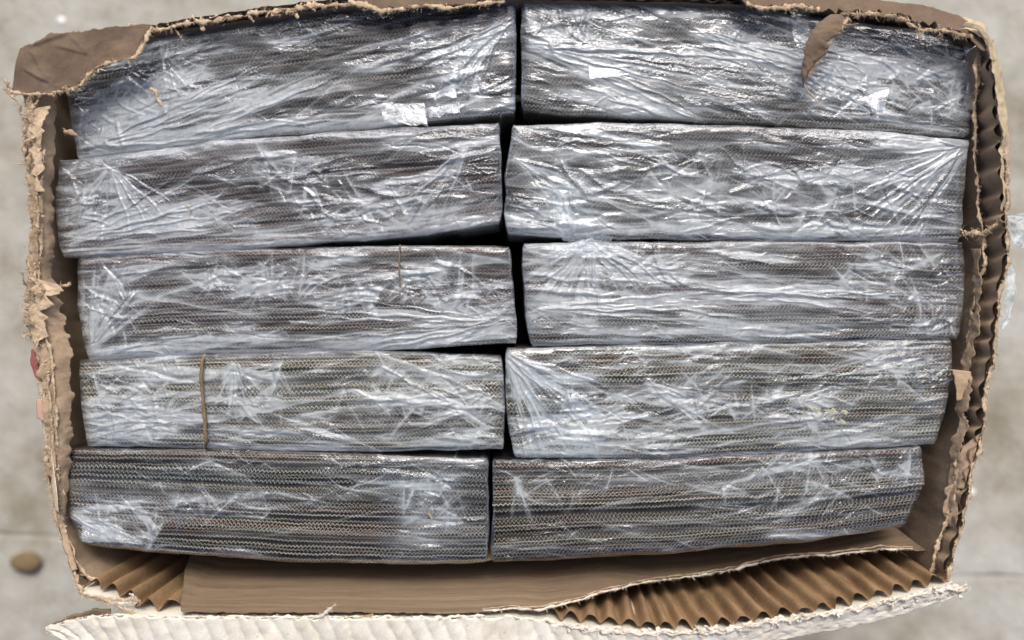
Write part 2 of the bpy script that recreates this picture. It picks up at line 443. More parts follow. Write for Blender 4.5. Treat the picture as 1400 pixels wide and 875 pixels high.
# ------------------------------------------------------------------ cardboard box
FLOOR = -474.0
box = thing('cardboard_box', (0, 0, FLOOR), 'torn brown corrugated cardboard box with ragged rim holding ten wrapped bundles', 'box')
PITCH = 24.0
def wall(rim, inner_top, flute_top, t, nin, seed, mats, amp=3.0, pitch=PITCH, lean=0.0, extra=None, fa=0.40, fo=0.0):
    """rim: outer line (photo column, row, z). inner_top / flute_top: fn(s 0..1) -> z where that layer is torn off.
    nin: pushes the layers inwards (2D). Returns the wall panel."""
    R = U(rim); ln = np.linalg.norm(np.diff(R, axis=0), axis=1).sum()
    n = int(ln / 2.4)
    C = smooth_line(R, n); s_ = np.linspace(0, 1, n); sp = s_ * ln
    T = np.gradient(C, axis=0); T[:, 2] = 0; T /= np.linalg.norm(T, axis=1, keepdims=True)
    I = np.stack([-T[:, 1], T[:, 0], 0 * T[:, 0]], 1)
    if (I[:, :2] @ np.asarray(nin, float)).mean() < 0: I = -I
    def layer(off, top, nm, mat, par, nz=16, jit=2.5, wave=0.0, a=amp, jwl=8.0, sd=0):
        zt = top + jit * 1.8 * fbm(sp / jwl, sp * 0, seed + sd, 5)
        q = np.linspace(0, 1, nz) ** 1.8
        Z_ = zt[:, None] * (1 - q)[None] + (FLOOR + 1) * q[None]
        SP, QQ = np.meshgrid(sp, np.linspace(0, 1, nz), indexing='ij')
        o = off + a * fbm(SP / 60, Z_ / 60, seed + 4, 3) * np.exp(-np.clip(50 - Z_, 0, None) / 400) + 0.25 * a * fbm(SP / 13, Z_ / 13, seed + 14 + sd, 3)
        if nm == 'inner_liner': o = o + lean * np.clip(C[:, 2][:, None] - Z_, 0, 260)
        if nm == 'inner_liner' and extra is not None: o = o + extra(s_)[:, None]
        if wave:
            pp = (SP + 9 * noise2(SP / 70, SP * 0 + Z_ / 300, seed + 40)) * 2 * np.pi / pitch
            o = o + wave * (np.sin(pp) + .18 * np.sin(2 * pp + 1)) * (1 + .6 * noise2(SP / 45, Z_ / 50, seed + 41))
        P = C[:, None] * np.array([1, 1, 0]) + I[:, None] * o[..., None]
        P[..., 2] = Z_
        ob = mesh(nm, P.reshape(-1, 3), grid_faces(n, nz), mat, par)
        return ob, P[:, 0]
    par, top_line = layer(0.0, C[:, 2], 'wall_panel', mats[0], box)
    _, fl = layer(t * 0.52 + fo, flute_top(s_), 'fluting', mats[1], par, wave=t * fa, sd=7)
    _, il = layer(t, inner_top(s_), 'inner_liner', mats[2], par, sd=13)
    return par, top_line, fl, il, I
const = lambda v: (lambda s: np.full_like(s, v))
pw = lambda xs, ys: (lambda s: np.interp(s, xs, ys))

# left side
RL = [(44, 78, 28), (36, 100, 34), (34, 200, 36), (42, 290, 34), (40, 380, 36), (38, 440, 36), (52, 490, 32), (60, 560, 32), (66, 640, 20), (78, 720, 6), (98, 785, 14), (112, 812, 30)]
wl_, tl, fl, il, IN = wall(RL, pw([0, .2, .45, .5, .7, 1], [26, 31, 28, 22, 22, 2]), pw([0, .6, .85, 1], [20, 18, 0, 8]), 7, (1, 0), 11, (M['kraft'], M['flute_dark'], M['kraft_tan']), amp=5, fa=.25)
torn(tl + [0, 0, -1], 8, wl_, M['torn'], out=(-.7, 0, .3), seed=1, raw=True, flen=9)
torn(U([(48, 255, 38), (54, 290, 38), (50, 330, 38), (52, 365, 38)]), 12, wl_, M['torn'], out=(-.2, 0, .5), seed=7, raw=True, flen=7)
torn(U([(62, 500, 36), (70, 560, 34), (74, 640, 26), (86, 720, 12)]), 11, wl_, M['torn'], out=(-.2, 0, .5), seed=8, raw=True, flen=7)
torn(il + [0, 0, -1], 7, wl_, M['torn'], out=(.2, 0, .5), seed=2, raw=True, flen=6, fib=1.2)
torn(U([(40, 138, 42), (46, 170, 42), (44, 205, 40), (54, 240, 36)]), 26, wl_, M['torn'], out=(-.5, 0, .5), seed=3, raw=True, flen=10, lump=1.0)
torn(U([(46, 372, 40), (54, 400, 42), (46, 430, 42), (48, 466, 38)]), 26, wl_, M['torn'], out=(-.6, 0, .5), seed=4, raw=True, flen=11, lump=1.0)
torn(U([(58, 392, 34), (76, 394, 32), (96, 387, 26)]), 5, wl_, M['torn'], out=(.5, .3, .5), seed=5, raw=True, flen=7)
torn(U([(88, 178, 8), (96, 180, 10), (103, 186, 8)]), 7, wl_, M['torn'], out=(.5, 0, .5), seed=6, raw=True, flen=5)
patch('torn_ply', [(34, 130, 38), (36, 200, 40), (44, 290, 37), (40, 380, 40), (38, 440, 40), (54, 490, 36), (62, 560, 36), (68, 640, 24), (80, 720, 10), (100, 780, 18)],
      [(74, 130, 12), (76, 200, 10), (72, 290, 8), (74, 380, 8), (90, 440, 10), (97, 490, 12), (99, 560, 12), (97, 640, 4), (89, 720, 2), (104, 780, 10)], 330, 22, M['kraft_tan'], wl_, amp=3.5, wl=26, jag=(4, 4), jwl=9, bow=5, seed=80, thick=1.2)
patch('torn_ply', [(40, 150, 43), (42, 190, 44), (46, 230, 42), (50, 262, 40)], [(60, 146, 38), (62, 190, 40), (58, 230, 40), (58, 262, 38)], 90, 12, M['torn'], wl_, amp=3, wl=14, jag=(6, 8), jwl=10, seed=81, thick=1)
patch('torn_ply', [(44, 380, 43), (50, 410, 44), (42, 440, 44), (48, 470, 40)], [(76, 388, 36), (70, 410, 38), (62, 440, 40), (60, 474, 38)], 80, 14, M['torn'], wl_, amp=3.5, wl=14, jag=(6, 10), jwl=10, seed=82, thick=1)
torn(U([(50, 130, 38), (54, 200, 37), (58, 290, 30), (54, 380, 36), (56, 440, 36), (70, 490, 33), (76, 560, 32), (78, 640, 20), (84, 720, 9)]), 5, wl_, M['torn'], out=(-.2, 0, .5), seed=84, raw=True, flen=6, fib=2.5)
# printed outer liner peeling off the left side
o = patch('peeled_liner', [(47, 475, 22), (44, 490, 16), (52, 530, 10), (60, 600, 8), (68, 650, 12), (76, 700, 20)],
          [(57, 470, 30), (60, 500, 30), (66, 530, 28), (70, 600, 28), (74, 650, 30), (80, 700, 30)], 70, 10, M['cream'], wl_, amp=2, seed=5, jag=(2, 2), thick=0.8)
patch('printed_mark', [(42, 478, 26), (41, 496, 22), (48, 515, 26)], [(46, 476, 34), (49, 498, 33), (57, 522, 33)], 24, 8, M['red'], wl_, amp=1.5, seed=8, jag=(1.5, 1), thick=0.7)
patch('printed_mark', [(50, 546, 18), (50, 560, 18), (51, 572, 18)], [(59, 546, 25), (60, 560, 25), (61, 575, 25)], 16, 8, M['pink'], wl_, amp=0.8, seed=9, thick=0.7)

# right side
RR = [(1352, 56, 30), (1364, 110, 34), (1374, 190, 36), (1379, 260, 36), (1380, 320, 36), (1376, 370, 36), (1366, 440, 36), (1358, 510, 36), (1346, 570, 36), (1334, 630, 36), (1320, 690, 36), (1311, 730, 36), (1303, 775, 36), (1300, 795, 36)]
wr, tl, fl, il, IN = wall(RR, pw([0, .06, .12, .30, .40, .45, .62, .75, .85, 1], [24, 20, 0, -4, 12, 0, -2, 14, 22, 12]), pw([0, .5, .8, 1], [33, 33, 32, 32]), 11, (-1, 0), 21, (M['kraft'], M['flute_dark'], M['kraft_mid']), amp=7, pitch=29, fa=.28, extra=pw([0, .1, .2, .6, .75, 1], [0, 2, 5, 5, 1, 0]))
torn(tl + [0, 0, -1], 6, wr, M['torn'], out=(.5, 0, .3), seed=11, raw=True, flen=6)
torn(il + [0, 0, -1], 7, wr, M['torn'], out=(0, 0, .6), seed=12, raw=True, flen=8, fib=2.0)
torn(U([(1312, 322, 14), (1326, 318, 22), (1342, 322, 22), (1354, 314, 26), (1366, 300, 30)]), 13, wr, M['torn'], out=(-.2, 0, .5), seed=13, raw=True, flen=9, lump=1.0)
torn(U([(1338, 64, 22), (1340, 90, 20), (1336, 120, 12)]), 12, wr, M['torn'], out=(-.2, 0, .5), seed=14, raw=True, flen=10, lump=1.0)
patch('peeled_liner', [(1303, 505, 12), (1305, 530, 14), (1308, 548, 14)], [(1328, 508, 16), (1326, 530, 16), (1322, 545, 14)], 20, 14, M['kraft_tan'], wr, amp=2.5, wl=14, seed=15, jag=(3, 3), thick=1)
patch('peeled_liner', [(1296, 665, 16), (1287, 700, 14), (1298, 720, 16)], [(1316, 655, 24), (1310, 690, 26), (1307, 722, 26)], 30, 14, M['kraft_tan'], wr, amp=3, wl=14, seed=16, jag=(4, 2), thick=1)
patch('peeled_liner', [(1316, 610, 20), (1306, 650, 20), (1304, 668, 20)], [(1340, 592, 32), (1326, 640, 30), (1318, 668, 28)], 30, 12, M['kraft_tan'], wr, amp=3, wl=16, seed=17, jag=(3, 2), thick=1)
patch('torn_ply', [(1338, 340, 14), (1340, 400, 16), (1334, 460, 16), (1326, 520, 18), (1318, 580, 20), (1312, 640, 22), (1300, 700, 24)],
      [(1330, 340, 2), (1330, 400, 4), (1322, 460, 2), (1312, 520, 4), (1306, 580, 8), (1298, 640, 8), (1290, 700, 10)], 190, 12, M['kraft_mid'], wr, amp=5, wl=18, jag=(7, 8), jwl=14, seed=83, thick=1.2)
# beige paper tape folded over the rim at the right
patch('packing_tape', [(1304, 38, 30), (1330, 42, 36), (1348, 58, 40), (1358, 100, 40), (1366, 160, 40), (1371, 220, 38), (1370, 288, 32)],
      [(1318, 22, 26), (1346, 34, 34), (1362, 62, 36), (1370, 110, 34), (1378, 180, 34), (1382, 240, 30), (1373, 292, 30)], 110, 14, M['tape'], wr, amp=5, wl=20, seed=18, jag=(3, 2), thick=0.7)
patch('packing_tape', [(1316, 36, 40), (1336, 40, 42), (1350, 58, 42), (1354, 80, 42)], [(1320, 30, 42), (1342, 34, 44), (1357, 56, 44), (1360, 84, 43)], 40, 6, M['tape'], wr, amp=1.5, wl=12, seed=19, thick=0.6)

# front side (nearest the bottom of the picture)
RF = [(108, 808, 38), (150, 822, 38), (188, 842, 40), (300, 846, 40), (440, 846, 40), (600, 846, 40), (700, 844, 40), (760, 852, 40), (900, 866, 38), (1000, 862, 38), (1100, 846, 38), (1200, 824, 38), (1290, 802, 38), (1304, 796, 38)]
wf, tl, fl, il, IN = wall(RF, pw([0, .02, .065, .09, .12, .45, .52, .60, .66, .83, .98, 1], [-120, -190, -190, -60, 38, 39, 36, 7, -39, -64, -15, -10]),
                          pw([0, .1, .13, .48, .55, 1], [26, 22, -30, -30, 36, 34]), 16, (0, 1), 31, (M['white'], M['flute'], M['kraft_in']), amp=2.0, lean=.16, pitch=26, fo=2.0, fa=.40, extra=pw([0, .09, .12, .46, .53, .6, .95, 1], [0, 0, -9, -9, -4, 15, 15, 8]))
seg = il[int(len(il) * .46):int(len(il) * .985)]
torn(seg + [0, 1, -1], 4, wf, M['torn_white'], out=(0, -.6, .4), seed=32, raw=True, flen=6, fib=1.6)
torn(seg + [0, 5, 0], 2.2, wf, M['torn'], out=(0, .4, .4), seed=33, raw=True, flen=4, fib=1.0)
seg = tl[:int(len(tl) * .085)]
torn(seg, 8, wf, M['torn'], out=(-.3, -.6, .3), seed=34, raw=True, flen=9)
# torn tab of the left front corner
torn(U([(104, 800, 38), (112, 812, 38), (150, 824, 38), (182, 818, 40), (192, 822, 40)]), 9, wf, M['torn'], out=(-.2, -.5, .3), seed=35, raw=True, flen=8)
torn(U([(150, 824, 38), (176, 826, 40), (186, 820, 40)]), 12, wf, M['torn_white'], out=(0, -.5, .3), seed=36, raw=True, flen=7, lump=1)

# white printed outer liner of the front, folded outwards over collapsed flutes
def ribs(SS, TT, P):
    ph = (P[..., 0] - 0.45 * TT + 7 * noise2(SS / 60, TT / 30, 3)) * 2 * np.pi / PITCH
    return (3.6 * np.abs(np.sin(ph / 2)) ** 0.4 - 2.6) * np.clip(1 - (P[..., 0] - 150) / 300, .25, 1) + 1.4 * fbm(SS / 12, TT / 12, 8, 4)
def scallop(pts, amp=6):
    L = resample(np.asarray(pts, float), 260)
    L[:, 1] -= amp * np.abs(np.sin((L[:, 0]) * np.pi / 23.0)) ** 0.8 * np.clip((L[:, 0] - 690) / 80, 0, 1)
    L[:, 2] += 3 * np.abs(np.sin((L[:, 0]) * np.pi / 23.0)) * np.clip((L[:, 0] - 690) / 80, 0, 1)
    return L
WT = scallop([(62, 860, 30), (110, 846, 36), (150, 842, 40), (190, 843, 44), (300, 845, 44), (440, 845, 44), (600, 845, 44), (690, 843, 44), (740, 850, 42), (800, 862, 40), (900, 868, 40), (1000, 864, 40), (1060, 850, 40), (1130, 842, 40), (1200, 828, 40), (1290, 808, 40), (1322, 806, 38)])
WB = [(64, 862, 28), (100, 882, 27), (150, 905, 25), (190, 925, 24), (300, 935, 24), (440, 935, 24), (600, 935, 24), (690, 935, 24), (760, 930, 24), (850, 920, 24), (900, 912, 26), (1000, 888, 28), (1060, 876, 30), (1130, 864, 28), (1200, 850, 30), (1290, 822, 34), (1324, 808, 36)]
A_ = U(WT); B_ = U(WB)
fp = patch('outer_flap', A_, B_, 620, 34, M['white'], box, amp=1.6, wl=50, jag=(2.5, 2), jwl=5, seed=41, thick=2.0, prof=ribs, raw=True)
torn(A_[: int(len(A_) * .48)] + [0, 1, -1], 4, fp, M['torn_white'], out=(0, .5, .3), seed=42, raw=True, flen=5, fib=1.2)
torn(A_[int(len(A_) * .5):] + [0, 0, 0], 6, fp, M['torn_white'], out=(0, .5, .3), seed=43, raw=True, flen=6, fib=1.6, lump=1.0)
torn(A_[int(len(A_) * .55):] + [0, -3, 1], 11, fp, M['torn_white'], out=(0, .5, .3), seed=143, raw=True, flen=6, fib=2, lump=1.2)
torn(U([(1180, 838, 34), (1250, 822, 36), (1300, 812, 38), (1322, 806, 38)]), 9, fp, M['torn_white'], out=(.3, -.3, .3), seed=44, raw=True, flen=8, lump=1.2)
torn(U([(64, 864, 28), (90, 874, 24), (118, 890, 15)]), 5, fp, M['torn_white'], out=(-.3, -.4, .2), seed=45, raw=True, flen=6)
# dark underside layer at the left tip
patch('peeled_liner', [(66, 858, 20), (96, 842, 26), (128, 834, 30), (150, 832, 32)], [(70, 862, 16), (100, 856, 20), (128, 848, 24), (152, 846, 30)], 50, 8, M['kraft'], fp, amp=2.5, seed=46, jag=(3, 1), thick=3)
# second inner board leaning against the front wall: buckled lower edge and upright splinter
patch('peeled_liner', [(298, 838, 26), (330, 832, 30), (350, 836, 26)], [(296, 846, 34), (330, 846, 36), (356, 846, 34)], 24, 8, M['kraft_in'], wf, amp=1.5, seed=47, jag=(2, 0), thick=1)
torn(U([(424, 848, 42), (440, 842, 46), (452, 832, 52), (459, 828, 54)]), 7, wf, M['torn_white'], out=(.5, .5, .4), seed=48, raw=True, flen=5)
torn(U([(470, 846, 40), (500, 842, 36), (510, 838, 36)]), 6, wf, M['torn'], out=(.3, .3, .4), seed=49, raw=True, flen=6)

# back side (top of the picture)
RB = [(36, 96, 14), (90, 60, 14), (200, 36, 15), (330, 14, 15), (460, -2, 15), (600, -10, 15), (700, -13, 15), (960, -9, 15), (1130, -1, 15), (1250, 7, 15), (1310, 22, 18), (1350, 50, 26)]
wb, tl, fl, il, IN = wall(RB, const(6), const(9), 9, (0, -1), 51, (M['kraft'], M['flute_dark'], M['kraft']), amp=1.5)
seg = tl[int(len(tl) * .11):int(len(tl) * .36)]
torn(seg + [0, -8, 2], 16, wb, M['torn'], out=(0, -.4, .4), seed=52, raw=True, flen=9, lump=0.9, fib=3)
# torn brown flap folded over the far left corner
fl1 = patch('torn_flap', [(28, 64, 54), (44, 62, 57), (70, 46, 58), (110, 42, 52), (150, 38, 44), (196, 33, 34), (206, 34, 30)],
            [(14, 128, 46), (34, 132, 46), (84, 124, 44), (112, 116, 42), (132, 92, 40), (186, 80, 34), (200, 56, 30)], 150, 44, M['kraft'], box, amp=4.5, wl=46, jag=(2, 4), jwl=7, seed=53, thick=3.0, prof=creases([(28, 92, 82, 118, 2.2, 4), (70, 62, 128, 76, 1.6, 3), (40, 66, 60, 100, 1.5, 4), (110, 70, 170, 40, 1.2, 8), (58, 110, 82, 116, -1.5, 3), (36, 64, 95, 44, 2.5, 5), (95, 48, 120, 74, 1, 3)]))
torn(U([(14, 126, 47), (34, 130, 47), (60, 128, 46), (86, 124, 46), (112, 115, 44)]), 10, fl1, M['torn'], out=(0, -.5, .3), seed=54, raw=True, flen=8)
torn(U([(112, 115, 44), (120, 102, 43), (132, 92, 42), (152, 84, 40), (186, 79, 36)]), 11, fl1, M['torn'], out=(.3, -.5, .3), seed=55, raw=True, flen=7)
torn(U([(186, 79, 36), (192, 66, 34), (200, 50, 33), (208, 36, 30)]), 8, fl1, M['torn'], out=(.6, -.3, .3), seed=56, raw=True, flen=7)
torn(U([(12, 112, 46), (10, 122, 46), (16, 130, 46)]), 10, fl1, M['torn'], out=(-.4, -.3, .3), seed=57, raw=True, flen=6)
# brown liner hanging over the rim, middle
fl2 = patch('torn_flap', [(468, -14, 24), (520, -16, 26), (580, -16, 24), (640, -18, 22), (700, -20, 20)], [(480, 3, 22), (500, 8, 24), (520, 14, 26), (560, 10, 25), (610, 6, 22), (700, -2, 20)], 120, 14, M['kraft'], box, amp=2, seed=58, jag=(1, 4), jwl=8, thick=2)
torn(U([(476, 2, 23), (500, 8, 25), (520, 15, 27), (548, 12, 26), (580, 8, 24), (612, 11, 23), (640, 6, 22), (690, 1, 21)]), 7, fl2, M['torn'], out=(0, -.6, .3), seed=59, raw=True, flen=8)
# brown liner along the rim, right of the middle
fl3 = patch('torn_flap', [(1000, -16, 22), (1130, -6, 24), (1200, 0, 26), (1260, 6, 28), (1310, 20, 30), (1342, 42, 32), (1356, 66, 34)],
            [(1020, 6, 24), (1100, 12, 26), (1130, 14, 28), (1190, 15, 28), (1240, 22, 30), (1275, 34, 32), (1320, 46, 34), (1346, 70, 36)], 200, 24, M['kraft'], box, amp=2.5, wl=50, seed=60, jag=(1, 5), jwl=7, thick=2)
torn(U([(1020, 6, 25), (1048, 10, 26), (1080, 8, 26), (1120, 13, 28)]), 8, fl3, M['torn'], out=(0, -.6, .3), seed=61, raw=True, flen=8)
torn(U([(1150, 18, 29), (1190, 18, 29), (1220, 22, 30), (1244, 28, 31)]), 11, fl3, M['torn'], out=(0, -.6, .3), seed=62, raw=True, flen=11, lump=1)
torn(U([(1240, 32, 31), (1262, 42, 32), (1290, 42, 33), (1330, 50, 34)]), 13, fl3, M['torn'], out=(0, -.6, .3), seed=63, raw=True, flen=9, lump=.9)
# strip of liner dangling from the rim over the bundle
ds = patch('dangling_strip', [(1136, 18, 32), (1118, 34, 34), (1106, 48, 34), (1100, 66, 30), (1097, 84, 26), (1095, 102, 22), (1097, 116, 18)],
           [(1160, 26, 32), (1144, 44, 38), (1134, 58, 38), (1122, 76, 32), (1114, 92, 28), (1105, 106, 22), (1099, 118, 18)], 60, 16, M['kraft'], box, amp=4, wl=18, seed=64, jag=(2, 5), jwl=7, thick=1.4, bow=4)
torn(U([(1160, 26, 33), (1144, 46, 38), (1132, 62, 37), (1118, 84, 30), (1106, 104, 24)]), 5, ds, M['torn'], out=(.5, -.3, .4), seed=65, raw=True, flen=7)
patch('peeled_liner', [(1148, 30, 36), (1160, 34, 38), (1174, 32, 36)], [(1146, 40, 32), (1158, 40, 34), (1170, 34, 33)], 20, 8, M['kraft_tan'], ds, amp=2, seed=66, jag=(1, 2), thick=1)
tube([(1098, 116, 18), (1104, 124, 14), (1112, 132, 13), (1118, 140, 12)], 0.9, ds, M['torn'], 'paper_thread', seed=3)
# inner board standing between the front wall and the last row
bd = patch('inner_board', [(130, 737, -34), (200, 747, -32), (320, 761, -28), (560, 767, -28), (700, 764, -26), (900, 754, -24), (1100, 734, -28), (1210, 712, -40)],
           [(112 + 120, 690, -440), (300, 690, -440), (400, 690, -440), (560, 690, -440), (700, 690, -440), (900, 690, -440), (1000, 690, -440), (1080, 680, -440)], 260, 12, M['kraft_in'], box, amp=2, seed=70, jag=(2.5, 0), jwl=10, thick=2)
torn(U([(200, 748, -31), (320, 762, -27), (560, 768, -27), (700, 765, -25)]), 2.2, bd, M['kraft_tan'], seed=71, raw=True, flen=3, fib=.4)
# floor of the box
patch('bottom_panel', [(-640, 430, FLOOR + 1), (660, 430, FLOOR + 1)], [(-640, -400, FLOOR + 1), (660, -400, FLOOR + 1)], 30, 30, M['kraft_in'], box, raw=True)

# ------------------------------------------------------------------ wrapped bundles
ST = []      # film statistics
def bundle(label, top, bot, left=None, right=None, zoff=0.0, seed=0, tint=(0.27, 0.26, 0.235), bias=0.0, spread=7.0,
           amp=1.0, hz=0.10, fans=(), crumples=(), bands=(), nr=170, facets=(), bumpy=1.0, veil_k=1.0, edge=0.3):
    r = np.random.default_rng(1000 + seed)
    top = [(x, y - 1.5) for x, y in top]; bot = [(x, y + 1.5) for x, y in bot]
    T_ = lambda u: resample(np.asarray(top, float), 0, u)
    B_ = lambda u: resample(np.asarray(bot, float), 0, u)
    def rounded(a, mids, b_, sx):
        m0 = mids[0] if mids else ((a[0] + b_[0]) / 2, (a[1] + b_[1]) / 2)
        m1 = mids[-1] if mids else m0
        lerp = lambda p, q, t: (p[0] + (q[0] - p[0]) * t, p[1] + (q[1] - p[1]) * t)
        hh = abs(b_[1] - a[1])
        k0 = 12.0 / max(abs(m0[1] - a[1]), 1); k1 = 12.0 / max(abs(m1[1] - b_[1]), 1)
        L_ = np.asarray([(a[0] + sx, a[1]), lerp((a[0] + .3 * sx, a[1]), m0, k0 * .35), lerp(a, m0, k0)] + list(mids or []) + [lerp(b_, m1, k1), lerp((b_[0] + .3 * sx, b_[1]), m1, k1 * .35), (b_[0] + sx, b_[1])], float)
        return L_
    Lp = rounded(top[0], left, bot[0], 3.0); Rp = rounded(top[-1], right, bot[-1], -3.0)
    top[0] = tuple(Lp[0]); bot[0] = tuple(Lp[-1]); top[-1] = tuple(Rp[0]); bot[-1] = tuple(Rp[-1])
    dense = np.linspace(0, 1, 241)
    Ts = smooth_line(np.asarray(top, float), 241); Bs = smooth_line(np.asarray(bot, float), 241)
    Ls = resample(Lp, 241); Rs = resample(Rp, 241)
    def ip(A, t): return np.stack([np.interp(t, dense, A[:, 0]), np.interp(t, dense, A[:, 1])], -1)
    c00, c10, c01, c11 = (np.asarray(p, float) for p in (top[0], top[-1], bot[0], bot[-1]))
    def PX(u, v):
        u = np.asarray(u, float); v = np.asarray(v, float)
        a = ip(Ts, u) * (1 - v)[..., None] + ip(Bs, u) * v[..., None]
        b = ip(Ls, v) * (1 - u)[..., None] + ip(Rs, v) * u[..., None]
        c = (c00 * ((1 - u) * (1 - v))[..., None] + c10 * (u * (1 - v))[..., None] + c01 * ((1 - u) * v)[..., None] + c11 * (u * v)[..., None])
        return a + b - c
    hgt = np.abs(np.asarray(bot)[:, 1].mean() - np.asarray(top)[:, 1].mean())
    wid = abs(top[-1][0] - top[0][0])
    cx = PX(np.array([.5]), np.array([.5]))[0]
    base = U([(cx[0], cx[1], 0)])[0]; base[2] = FLOOR + 3
    hz = hz * 0.10
    b = thing('wrapped_bundle', base, label, 'bundle', 'plastic wrapped bundles packed in the box')
    # ---- woven sheets
    n = int(round(hgt / 5.4))
    per = int(wid / 5.5); ns = per * 6
    for i in range(n):
        v0 = (i + 0.5 + 0.7 * noise2(i * .6, seed * 3.3, 55)) / n
        wob = .5 + .65 * r.random()
        u = np.linspace(0.002 + 0.004 * r.random(), 0.998 - 0.004 * r.random(), ns)
        wv = 0.05 * fbm(u * 2.2, np.full(ns, v0 * 1.8), seed, 2) * np.sin(np.pi * v0) ** 0.7
        wv = wv + 0.006 * noise2(u * 30, np.full(ns, i * 3.1), seed + 3)
        v = np.clip(v0 * 0.965 + 0.0175 + wv, 0.012, 0.988)
        P = PX(u, v)
        dz = zoff - 1.5 + 2.2 * r.normal() * 0.6 + 1.6 * noise2(u * 7, np.full(ns, i * 1.37), seed + 5)
        # sheets round off towards the bundle's outer faces
        if r.random() < .25: dz = dz - 5 * (0.6 + 0.8 * noise2(u * 4, np.full(ns, i * 1.9), seed + 6))
        ev = min(v0, 1 - v0) * hgt
        dz = dz - 7.0 * math.exp(-ev / 5.0)
        C = U(np.column_stack([P, dz]))
        Tn = np.gradient(C, axis=0); Tn[:, 2] = 0; Tn /= np.linalg.norm(Tn, axis=1, keepdims=True)
        W = np.stack([-Tn[:, 1], Tn[:, 0], 0 * Tn[:, 0]], 1)
        ph = np.arange(ns) / 6.0 * 2 * np.pi + r.random() * 6.28 + 3.0 * noise2(u * 14, np.full(ns, i * 2.0), seed + 9) + 1.1 * noise2(u * 60, np.full(ns, i * 2.7), seed + 19)
        am = 1.65 * wob * (1 + 0.45 * noise2(u * 40, np.full(ns, i * 5.0), seed + 11))
        Vs = []; Fs = []
        off = 0
        for q in (1,):
            cc = C + W * (q * am * np.sin(ph))[:, None] + np.array([0, 0, 1.0]) * (1.1 * q * np.cos(ph))[:, None]
            hw = 1.1
            A3 = np.stack([cc - W * hw - [0, 0, 1.6], cc + [0, 0, .8], cc + W * hw - [0, 0, 1.6]], 1)
            Vs.append(A3.reshape(-1, 3)); Fs.append(grid_faces(ns, 3, off)); off += ns * 3
        # body of the sheet below its woven edge
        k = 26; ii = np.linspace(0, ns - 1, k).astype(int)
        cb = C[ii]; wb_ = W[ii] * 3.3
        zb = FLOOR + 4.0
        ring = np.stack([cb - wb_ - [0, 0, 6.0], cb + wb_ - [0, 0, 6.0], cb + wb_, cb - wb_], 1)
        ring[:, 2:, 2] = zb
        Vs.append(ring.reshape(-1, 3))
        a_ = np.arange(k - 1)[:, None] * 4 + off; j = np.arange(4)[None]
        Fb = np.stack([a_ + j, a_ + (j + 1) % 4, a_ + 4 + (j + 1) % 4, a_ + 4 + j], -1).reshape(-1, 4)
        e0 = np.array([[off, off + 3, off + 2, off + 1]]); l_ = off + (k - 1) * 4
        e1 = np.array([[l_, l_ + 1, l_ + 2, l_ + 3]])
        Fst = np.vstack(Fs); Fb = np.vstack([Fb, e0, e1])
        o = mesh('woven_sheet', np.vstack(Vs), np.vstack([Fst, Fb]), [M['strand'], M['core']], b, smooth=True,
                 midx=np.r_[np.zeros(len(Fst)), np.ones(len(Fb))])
        g = 0.35 + 1.25 * r.random() ** 1.4
        warm = r.normal() * 0.06
        mar = r.random() < (0.34 if seed in (3, 5) else 0.10)
        c = np.array(tint) * 0.95 * g * np.array([1 + warm, 1, 1 - warm])
        if mar: c = c * np.array([1.0, 0.80, 0.78])
        o.color = (*np.clip(c, 0.02, 0.8), 1)
    # ---- film wrapped round the bundle
    def ridgeset():
        R = []
        for _ in range(nr):
            u0, v0 = r.random(), r.random()
            p = PX(np.array([u0]), np.array([v0]))[0]
            p1 = PX(np.array([min(u0 + .02, 1)]), np.array([v0]))[0]; p2 = PX(np.array([max(u0 - .02, 0)]), np.array([v0]))[0]
            ang = math.atan2(-(p1 - p2)[1], (p1 - p2)[0]) + math.radians(bias + r.normal() * spread)
            ln = 25 + 190 * r.random() ** 2
            wd = 1.6 + 7.0 * r.random() ** 2.4
            R.append((p[0], p[1], ang, ln, wd, wd * (0.10 + 0.34 * r.random()) * amp * (1 if r.random() < .75 else -1)))
        RC = []
        for _ in range(150):
            p = PX(np.array([r.random()]), np.array([r.random()]))[0]
            wd = 1.3 + 1.3 * r.random()
            R.append((p[0], p[1], math.radians(bias) + r.normal() * .75, 6 + 24 * r.random() ** 2, wd, wd * (.25 + .45 * r.random()) * (1 if r.random() < .6 else -1)))
        for (ax, ay, a0, a1, l0, cnt) in fans:
            for _ in range(int(cnt * .6)):
                a = math.radians(a0 + (a1 - a0) * r.random()); ln = l0 * (.45 + .75 * r.random())
                wd = 1.5 + 2.6 * r.random()
                RC.append((ax + math.cos(a) * ln * .5, ay - math.sin(a) * ln * .5, a, ln * .5, wd, wd * (.25 + .5 * r.random()) * amp))
        for (qx, qy, rx, ry, cnt) in crumples:
            for _ in range(int(cnt * .6)):
                t = r.random() * 6.283; d_ = math.sqrt(r.random())
                wd = 2.2 + 5.0 * r.random()
                RC.append((qx + rx * d_ * math.cos(t), qy + ry * d_ * math.sin(t), r.normal() * 0.75 + math.radians(bias), 8 + 26 * r.random(), wd, wd * (.12 + .38 * r.random()) * amp * (1 if r.random() < .65 else -1)))
        return R, RC
